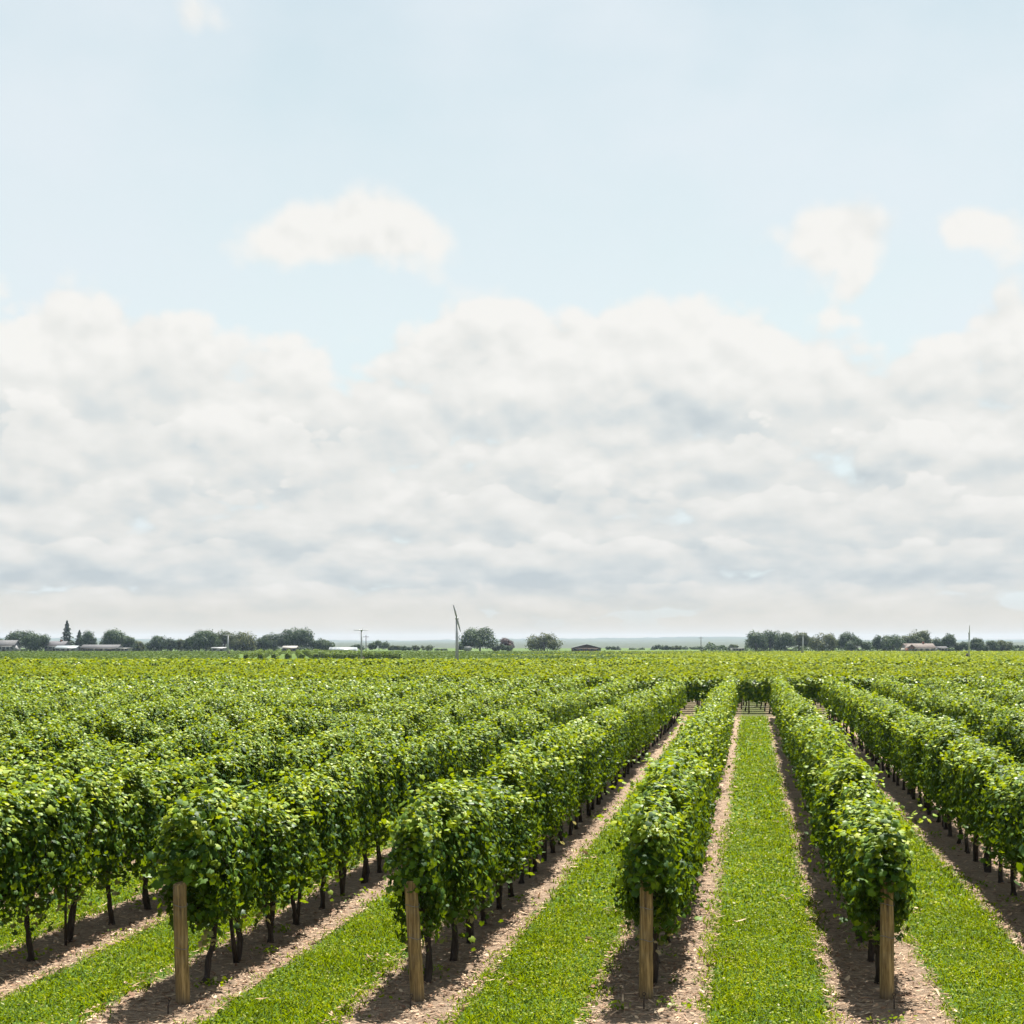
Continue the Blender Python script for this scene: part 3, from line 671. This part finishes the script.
# ------------------------------------------------------------------ trees
def tree(name, label, px, top, width, base, y, m_, seed, kind='round', cat='tree', group=None):
    rng = np.random.default_rng(seed); x = at(px, y); hgt = z_at(top, y); wd = width / F * y * (1.7 if kind == 'conifer' else 1.14)
    root = thing(name, label, cat, (x, y, 0), 0, group)
    b = MB(); tr = max(.12, .028 * hgt)
    b.tube([(0, 0, -.1), (rng.normal(0, .05), 0, hgt * .3), (rng.normal(0, .15), 0, hgt * .75)], [tr * 1.3, tr, tr * .35], 8)
    if kind != 'conifer':
        for q in range(5):
            a = rng.uniform(0, 6.28); z0 = hgt * rng.uniform(.2, .5); r_ = wd * .3
            b.tube([(0, 0, z0), (math.cos(a) * r_ * .5, math.sin(a) * r_ * .5, z0 + hgt * .14), (math.cos(a) * r_, math.sin(a) * r_, z0 + hgt * .27)], [tr * .5, tr * .35, tr * .15], 6)
    b.obj('trunk', M_TRUNK, root, True)
    if kind == 'conifer':
        n = 1100; f = rng.random(n) ** .8; z = hgt * (.06 + .94 * f); tier = .75 + .25 * np.sin(f * 46)
        rad = wd * .5 * (1 - f) ** .85 * tier * rng.uniform(.55, 1.08, n) + .06; a = rng.uniform(0, 6.28, n)
        p = np.stack([np.cos(a) * rad, np.sin(a) * rad, z - .12 * rad], -1)
        nn = np.stack([np.cos(a), np.sin(a), np.full(n, 1.2)], -1) + rng.normal(0, .4, (n, 3)); tt = np.stack([np.cos(a), np.sin(a), np.full(n, -.5)], -1)
        s_ = rng.uniform(.3, .7, n) * (.5 + .5 * (1 - f)) * wd / 5
    else:
        lobes = []; nl = {'round': 12, 'bush': 11, 'loose': 12}[kind]
        z_lo = {'round': .10, 'bush': .04, 'loose': .2}[kind]
        for q in range(nl):
            zc = hgt * rng.uniform(z_lo + .18, .80); fw = math.sqrt(max(.1, 1 - ((zc / hgt - .45) / .58) ** 2))
            rr_ = rng.uniform(.15, .29) * min(wd, hgt * 1.3)
            a = rng.uniform(0, 6.28); d = (wd * .5 * fw - rr_ * .7) * rng.uniform(.55, 1.05)
            zc = min(zc, hgt - rr_ * .8); lobes.append((math.cos(a) * d, math.sin(a) * d, zc, rr_))
        rt = min(wd * .33, hgt * .3); lobes.append((rng.normal(0, wd * .06), 0, hgt - rt * .85, rt))
        sgn = 1
        for q in range(2): lobes.append((sgn * (wd * .5 - wd * .2), 0, hgt * rng.uniform(.34, .5), wd * .2)); sgn = -1
        PP, NN, SS = [], [], []
        for (lx, ly, lz, lr) in lobes:
            n = int(240 + 90 * lr); d = unit(rng.normal(0, 1, (n, 3))); r_ = lr * np.where(rng.random(n) < .8, rng.normal(.93, .13, n), rng.uniform(.3, .9, n))
            lump = 1 + .18 * np.sin(4 * d[:, 0] + lx) * np.sin(5 * d[:, 2] + ly)
            p = np.stack([lx + d[:, 0] * r_ * lump, ly + d[:, 1] * r_ * lump, np.maximum(lz + d[:, 2] * r_ * lump * .92, hgt * z_lo * .5 + .15)], -1)
            PP.append(p); NN.append(d + rng.normal(0, .45, (n, 3)) + [0, 0, .3]); SS.append(rng.uniform(.055, .11, n) * (lr + 2.2))
        p, nn, s_ = np.concatenate(PP), np.concatenate(NN), np.concatenate(SS); tt = rng.normal(0, 1, (len(p), 3))
        p[:, 2] *= hgt / p[:, 2].max()
    V, L, T = scatter_leaves(p, nn, tt, s_, SIMPLE, SIMPLE_F)
    link('crown', mesh_np('crown', V, L, T, [m_]), root)
TREES = [
 # name, label, px, top, width, kind, material, distance
 ('broadleaf_tree', 'dark tree cut by the left picture edge behind the grey house', 1, 637, 18, 'round', 'T', 640),
 ('broadleaf_tree', 'broad dark tree behind the grey roofed house at far left', 20, 629.5, 28, 'round', 'T', 632),
 ('broadleaf_tree', 'dark rounded tree just left of the dark roofed farmhouse', 36, 632.5, 24, 'bush', 'T', 612),
 ('conifer', 'tall pointed dark conifer behind the dark roofed farmhouse', 67, 620.5, 12, 'conifer', 'C', 640),
 ('conifer', 'smaller dark conifer right of the tall conifer', 79.5, 630, 10, 'conifer', 'C', 645),
 ('broadleaf_tree', 'jagged dark tree above the gap before the long barn', 89, 629.5, 15, 'loose', 'T', 640),
 ('broadleaf_tree', 'loose open tree rising behind the right end of long barn', 117, 627.5, 25, 'loose', 'T', 640),
 ('broadleaf_tree', 'low tree at the right foot of loose open barn tree', 129, 635.5, 14, 'bush', 'T', 635),
 ('broadleaf_tree', 'small low tree between barn trees and a rounded dark tree', 138, 640, 12, 'bush', 'O', 640),
 ('broadleaf_tree', 'rounded dark tree right of the barn, left of slim trees', 156.5, 635, 20, 'round', 'T', 630),
 ('broadleaf_tree', 'slim tree right of rounded dark tree beyond the barn', 171, 637.5, 10, 'round', 'T', 635),
 ('broadleaf_tree', 'small slim tree between a slim tree and big dark clump', 181, 638, 10, 'round', 'O', 640),
 ('broadleaf_tree', 'low dark tree against left flank of the big broad clump', 191, 636.5, 14, 'bush', 'T', 635),
 ('broadleaf_tree', 'big broad dark tree left of the white shed', 206, 629, 28, 'round', 'T', 628),
 ('broadleaf_tree', 'broad olive tree directly behind white shed and level blade machine', 225, 629.5, 28, 'round', 'O', 640),
 ('broadleaf_tree', 'broad olive tree right of the white shed', 243, 630.5, 24, 'round', 'O', 634),
 ('broadleaf_tree', 'small dark tree left of the low brown shed', 262, 637, 14, 'bush', 'T', 640),
 ('broadleaf_tree', 'dark tree at left behind low brown shed', 274, 632, 22, 'round', 'T', 632),
 ('broadleaf_tree', 'tallest rounded dark tree behind the low brown shed', 298, 626, 29, 'round', 'T', 630),
 ('broadleaf_tree', 'dark tree between the brown shed and pale greenhouse', 321, 637, 22, 'bush', 'T', 628),
 ('broadleaf_tree', 'small bluish tree right behind the pale greenhouse', 357, 644, 14, 'bush', 'T', 720),
 ('broadleaf_tree', 'wide low tree right of horizontal blade wind machine', 379, 639.5, 19, 'round', 'T', 720),
 ('broadleaf_tree', 'small low bush right of wide low tree near wind machine', 395, 645, 13, 'bush', 'O', 700),
 ('broadleaf_tree', 'small dark bush at left of low hedge before hills', 406, 645.5, 10, 'bush', 'T', 690),
 ('broadleaf_tree', 'low hedge like tree before hills, left of tall wind machine', 422, 644.5, 20, 'bush', 'O', 690),
 ('broadleaf_tree', 'little bush close to the left of tall wind machine', 441, 648, 12, 'bush', 'T', 700),
 ('broadleaf_tree', 'small tree behind the white trailer by tall wind machine', 464, 641, 13, 'loose', 'T', 660),
 ('broadleaf_tree', 'big two lobed tree right of the white trailer', 480, 626, 33, 'round', 'T', 625),
 ('broadleaf_tree', 'small reddish purple tree right of two lobed tree', 507, 637, 13, 'round', 'R', 650),
 ('broadleaf_tree', 'low green bush below the reddish purple tree', 503, 643.5, 18, 'bush', 'T', 620),
 ('broadleaf_tree', 'dense round lone tree left of the brown roofed house', 544, 632, 32, 'bush', 'O', 615),
 ('broadleaf_tree', 'small far tree first right of the brown roofed house', 611, 646, 10, 'round', 'T', 760),
 ('conifer', 'tiny far conifer right of the brown roofed house', 618, 646, 5, 'conifer', 'C', 760),
 ('broadleaf_tree', 'low far bush left of the pair of dark trees', 637, 647.5, 14, 'bush', 'T', 780),
 ('conifer', 'tiny far conifer beside the pair of dark trees', 653, 646, 4, 'conifer', 'C', 760),
 ('broadleaf_tree', 'dark far tree, left of a pair before the hills', 659.5, 644.5, 9, 'round', 'T', 740),
 ('broadleaf_tree', 'dark far tree, right of a pair before the hills', 666, 645, 8, 'round', 'T', 735),
 ('broadleaf_tree', 'round far tree between dark pair and utility pole', 676, 645, 11, 'round', 'O', 740),
 ('broadleaf_tree', 'low bluish bush left of the dark utility pole', 690, 646, 15, 'bush', 'T', 800),
 ('broadleaf_tree', 'low bluish bush right beside the dark utility pole', 706, 645.5, 17, 'bush', 'T', 810),
 ('broadleaf_tree', 'low bluish bush between utility pole and white building', 721, 646, 16, 'bush', 'T', 800),
 ('broadleaf_tree', 'small tree directly behind the long white building', 733, 644, 9, 'round', 'O', 740),
 ('broadleaf_tree', 'bushy tree starting the right treeline beside long white building', 756, 629.5, 20, 'round', 'T', 630),
 ('broadleaf_tree', 'broad dark tree second in the right treeline', 770, 629, 22, 'round', 'T', 640),
 ('broadleaf_tree', 'dark tree in right treeline just before pale tower', 785, 631.5, 19, 'round', 'T', 632),
 ('broadleaf_tree', 'olive topped tree directly behind the pale tower', 799, 630.5, 19, 'loose', 'O', 640),
 ('broadleaf_tree', 'rounded greener tree right of the pale tower', 823, 632.5, 25, 'round', 'O', 630),
 ('broadleaf_tree', 'high dark tree between greener tree and a low bush', 848, 630, 20, 'loose', 'T', 640),
 ('broadleaf_tree', 'low dark bush under the high dark tree', 858, 637.5, 24, 'bush', 'T', 620),
 ('broadleaf_tree', 'narrow dark tree right of low dark bush', 877.5, 634.5, 10, 'round', 'T', 635),
 ('broadleaf_tree', 'wide tree left of the pink roofed house', 893, 634, 24, 'round', 'T', 632),
 ('broadleaf_tree', 'large domed tree behind the pink roofed house', 917, 629, 28, 'round', 'O', 645),
 ('broadleaf_tree', 'small tree behind the white cottage beside pink roofed house', 939, 636, 14, 'loose', 'T', 640),
 ('broadleaf_tree', 'upright tree right of the white cottage', 949, 633, 13, 'round', 'T', 632),
 ('broadleaf_tree', 'low tree left of the upright blade wind machine', 962.5, 641, 14, 'bush', 'T', 632),
 ('broadleaf_tree', 'tree just right of the upright blade wind machine', 977.5, 637, 13, 'round', 'T', 634),
 ('broadleaf_tree', 'wide low tree near the right edge, left of its twin', 990, 639, 17, 'bush', 'T', 630),
 ('broadleaf_tree', 'olive low tree near the right picture edge', 1003, 639, 17, 'bush', 'O', 640),
 ('broadleaf_tree', 'small far bush at the right picture edge', 1018, 644.5, 12, 'bush', 'T', 700)]
MT = {'T': M_TREE, 'O': M_TREE2, 'R': M_RED, 'C': M_CONIFER}
for i, (nm, lab, px, top, wd, kd, mk, y) in enumerate(TREES):
    tree(nm, lab, px, top, wd, 651, y, MT[mk], 500 + i, kd, 'conifer' if kd == 'conifer' else 'tree', 'trees along the horizon')
# the low scrub between the trees
rng = np.random.default_rng(77); pp = []
for a, b_ in ((-14, 335), (700, 735), (745, 1034)):
    n = int((b_ - a) * 26); px = rng.uniform(a, b_, n); yy = rng.uniform(642, 652, n)
    hgt = 2.4 + 1.3 * np.sin(px / 5.1) + .9 * np.sin(px / 2.3 + 1)
    pp.append(np.stack([(px - CX) / F * yy, yy, rng.random(n) ** .7 * np.maximum(hgt, .8)], -1))
pp = np.concatenate(pp); n = len(pp)
V, L, T = scatter_leaves(pp, rng.normal(0, .7, (n, 3)) + [0, -.4, .6], rng.normal(0, 1, (n, 3)), rng.uniform(.35, .8, n), SIMPLE, SIMPLE_F)
tag(link('undergrowth', mesh_np('undergrowth', V, L, T, [M_TREE])), 'dark low undergrowth running along the foot of the far treelines', 'undergrowth', None, 'stuff')
# ------------------------------------------------------------------ farm buildings
def house(name, label, cat, px0, px1, eave, ridge, y, wall, roof, depth=8, axis='x', wins=3, door=True, chimney=False, gable=None, rz=0.0, bays=0):
    """axis 'x': the ridge runs across the view"""
    x0, x1 = at(px0, y), at(px1, y); w2 = (x1 - x0) / 2; ez, rzz = max(1.6, z_at(eave, y)), z_at(ridge, y)
    root = thing(name, label, cat, ((x0 + x1) / 2, y, 0), rz); d2 = depth / 2; ov = .35
    b = MB(); b.box(-w2 + ov, w2 - ov, -d2, d2, -.1, ez)
    if axis == 'x':
        for sg in (-1, 1):
            xx = sg * (w2 - ov); b.quadset([(xx, -d2, ez), (xx, d2, ez), (xx, 0, rzz - .1), (xx - sg * .2, -d2, ez), (xx - sg * .2, d2, ez), (xx - sg * .2, 0, rzz - .1)], [(0, 1, 2), (3, 5, 4), (0, 2, 5, 3), (1, 4, 5, 2)])
    else:
        b.quadset([(-w2 + ov, -d2, ez), (w2 - ov, -d2, ez), (0, -d2, rzz - .1), (-w2 + ov, d2, ez), (w2 - ov, d2, ez), (0, d2, rzz - .1)], [(0, 1, 2), (3, 5, 4), (0, 2, 5, 3), (1, 4, 5, 2)])
    b.obj('wall', wall, root)
    b = MB(); th = .16; D = d2 + ov
    if axis == 'x': prof = [(-D, ez - .12), (0, rzz), (D, ez - .12)]; ext = w2; P3 = lambda e, p, z: (e, p, z)
    else: prof = [(-w2, ez - .12), (0, rzz), (w2, ez - .12)]; ext = D; P3 = lambda e, p, z: (p, e, z)
    vs = []
    for e in (-ext, ext):
        for p, z in prof: vs += [P3(e, p, z), P3(e, p, z + th)]
    b.quadset(vs, [(1, 3, 9, 7), (3, 5, 11, 9), (0, 6, 8, 2), (2, 8, 10, 4), (0, 2, 3, 1), (2, 4, 5, 3), (6, 7, 9, 8), (8, 9, 11, 10), (0, 1, 7, 6), (4, 10, 11, 5)])
    ro = b.obj('roof', roof, root)
    if chimney:
        b = MB(); cx = w2 * .35 if axis == 'x' else w2 * .2; b.box(cx - .35, cx + .35, -.35, .35, rzz - .5, rzz + .8); b.box(cx - .42, cx + .42, -.42, .42, rzz + .8, rzz + .92); b.obj('chimney', M_BRICK, ro)
    f = -d2
    for q in range(wins):
        cx = -w2 + ov + (w2 - ov) * 2 * (q + .5) / wins
        if door and q == wins // 2: continue
        b = MB(); hw = min(.65, w2 / (wins * 1.6)); z0, z1 = ez * .38, ez * .80; fr = .09
        for (a0, a1, c0, c1) in ((-hw - fr, hw + fr, z1, z1 + fr), (-hw - fr, hw + fr, z0 - fr, z0), (-hw - fr, -hw, z0, z1), (hw, hw + fr, z0, z1)): b.box(cx + a0, cx + a1, f - .06, f + .05, c0, c1)
        wo_ = b.obj('window', M_WHITE, root); b = MB(); b.box(cx - hw, cx + hw, f - .02, f + .04, z0, z1); b.obj('pane', M_GLASS, wo_)
    if door:
        cx = -w2 + ov + (w2 - ov) * 2 * (wins // 2 + .5) / max(1, wins); dw = 1.6 if bays else .5
        b = MB(); b.box(cx - dw, cx + dw, f - .04, f + .05, 0, min(2.1, ez * .85)); b.obj('door', M_DARK, root)
    for q in range(bays):
        cx = -w2 * .6 + w2 * 1.2 * q / max(1, bays - 1)
        if abs(cx) < 1.9 and door: continue
        b = MB(); b.box(cx - 1.3, cx + 1.3, f - .03, f + .05, 0, ez * .8); b.obj('barn_door', M_DARK, root)
    return root
house('farmhouse', 'grey house with grey gabled roof at the left picture edge', 'house', -4, 18, 645.5, 640.5, 610, M_GREYWALL, M_GREYROOF, 8, 'x', 5, True, False)
house('farmhouse', 'dark roofed farmhouse with pale walls beneath the tall conifer', 'house', 47, 68, 645.5, 641.5, 615, M_WHITE, M_DARKROOF, 9, 'x', 5, True, True)
house('farm_shed', 'low white shed in front of the dark roofed farmhouse', 'shed', 57, 79, 648.5, 646, 595, M_WHITE, M_POLY, 7, 'x', 4, True)
house('barn', 'long low grey roofed barn with dark openings', 'barn', 83, 121, 648.8, 645, 600, M_CREAM, M_GREYROOF, 9, 'x', 5, True, bays=4)
house('farm_shed', 'small pale shed extending the right end of the long barn', 'shed', 118, 131, 650, 648.2, 598, M_CREAM, M_WHITE, 6, 'x', 3, True)
house('farm_shed', 'small white shed below the broad olive trees', 'shed', 212, 227, 650, 647.5, 600, M_WHITE, M_WHITE, 6, 'x', 2, True)
house('farm_shed', 'low brown shed with thin pale roof beneath the tallest tree', 'shed', 283, 298, 648, 646.2, 600, M_BROWNROOF, M_CREAM, 7, 'x', 3, True)
house('farmhouse', 'wide brown roofed house standing alone right of the round tree', 'house', 571, 601, 649.6, 644.6, 610, M_BROWNROOF, M_GREYROOF, 10, 'y', 5, True)
house('farm_shed', 'long white building at the left foot of right treeline', 'shed', 731, 744, 650.2, 648.4, 610, M_WHITE, M_WHITE, 7, 'x', 4, True)
house('farmhouse', 'pink roofed bungalow in front of the large domed tree', 'house', 903, 933, 648.5, 643.8, 605, M_CREAM, M_PINKROOF, 10, 'x', 5, True, True)
house('brick_annex', 'small red brick gabled annex before the pink roofed bungalow', 'annex', 906, 914, 648, 644.8, 596, M_BRICK, M_PINKROOF, 5, 'y', 2, False)
house('cottage', 'small white cottage right of the pink roofed bungalow', 'cottage', 935, 946, 649, 646.8, 610, M_WHITE, M_GREYROOF, 7, 'x', 3, True)
# greenhouse: arched film tunnel with ribs and a door
y = 610; x0, x1 = at(330, y), at(357, y); root = thing('greenhouse', 'long low pale greenhouse left of the horizontal blade wind machine', 'greenhouse', ((x0 + x1) / 2, y, 0), 0)
b = MB(); w2 = (x1 - x0) / 2; A = np.linspace(0, math.pi, 13); vs = []; hh = z_at(647.2, y)
for xx in (-w2, w2): vs += [(xx, -3.6 * math.cos(a), hh * math.sin(a) ** .8) for a in A]
b.quadset(vs, [(i, i + 1, 14 + i, 13 + i) for i in range(12)] + [tuple(range(12, -1, -1)), tuple(range(13, 26))]); b.obj('film_cover', M_POLY, root)
b = MB()
for q in np.linspace(-w2, w2, 8): b.tube([(q, -3.64 * math.cos(a), (hh + .04) * max(0, math.sin(a)) ** .8) for a in A], .05, 5)
b.obj('hoop_frame', M_STEEL, root)
# box trailer
y = 590; x = at(467.5, y); root = thing('box_trailer', 'white box trailer parked at the foot of the two lobed tree', 'trailer', (x, y, 0), 0)
b = MB(); b.box(-1.5, 1.5, -1, 1, .55, 2.3); b.box(-1.54, 1.54, -1.04, 1.04, 2.3, 2.36); b.obj('body', M_WHITE, root)
for sx in (-.45, .45):
    for sy in (-1.08, 1.08):
        b = MB(); b.tube([(sx, sy - .1, .36), (sx, sy + .1, .36)], .36, 14); b.obj('wheel', M_RUBBER, root)
b = MB(); b.tube([(1.5, -.5, .55), (2.5, 0, .5)], .05, 6); b.tube([(1.5, .5, .55), (2.5, 0, .5)], .05, 6); b.obj('drawbar', M_STEEL, root)
b = MB(); b.box(-1.53, -1.5, -.85, .85, .7, 2.15); b.obj('door', M_GREYWALL, root)
# ------------------------------------------------------------------ haze
b = MB(); b.box(-5400, 5400, -100, 6100, -1, 40)
M = bpy.data.materials.new('haze'); M.use_nodes = True; t = NT(M.node_tree)
pv = t.n('ShaderNodeVolumePrincipled'); pv.inputs['Color'].default_value = (.60, .76, 1.0, 1); pv.inputs['Density'].default_value = 0.00006; pv.inputs['Anisotropy'].default_value = .1
o = t.n('ShaderNodeOutputMaterial'); t.l(pv.outputs[0], o.inputs['Volume'])
tag(b.obj('haze', M), 'thin pale summer haze over the far fields', 'haze', None, 'stuff')
SC.cycles.volume_bounces = 0
SC.cycles.max_bounces = 4; SC.cycles.diffuse_bounces = 2; SC.cycles.glossy_bounces = 1; SC.cycles.transmission_bounces = 2
SC.cycles.use_denoising = True
SC.render.film_transparent = False
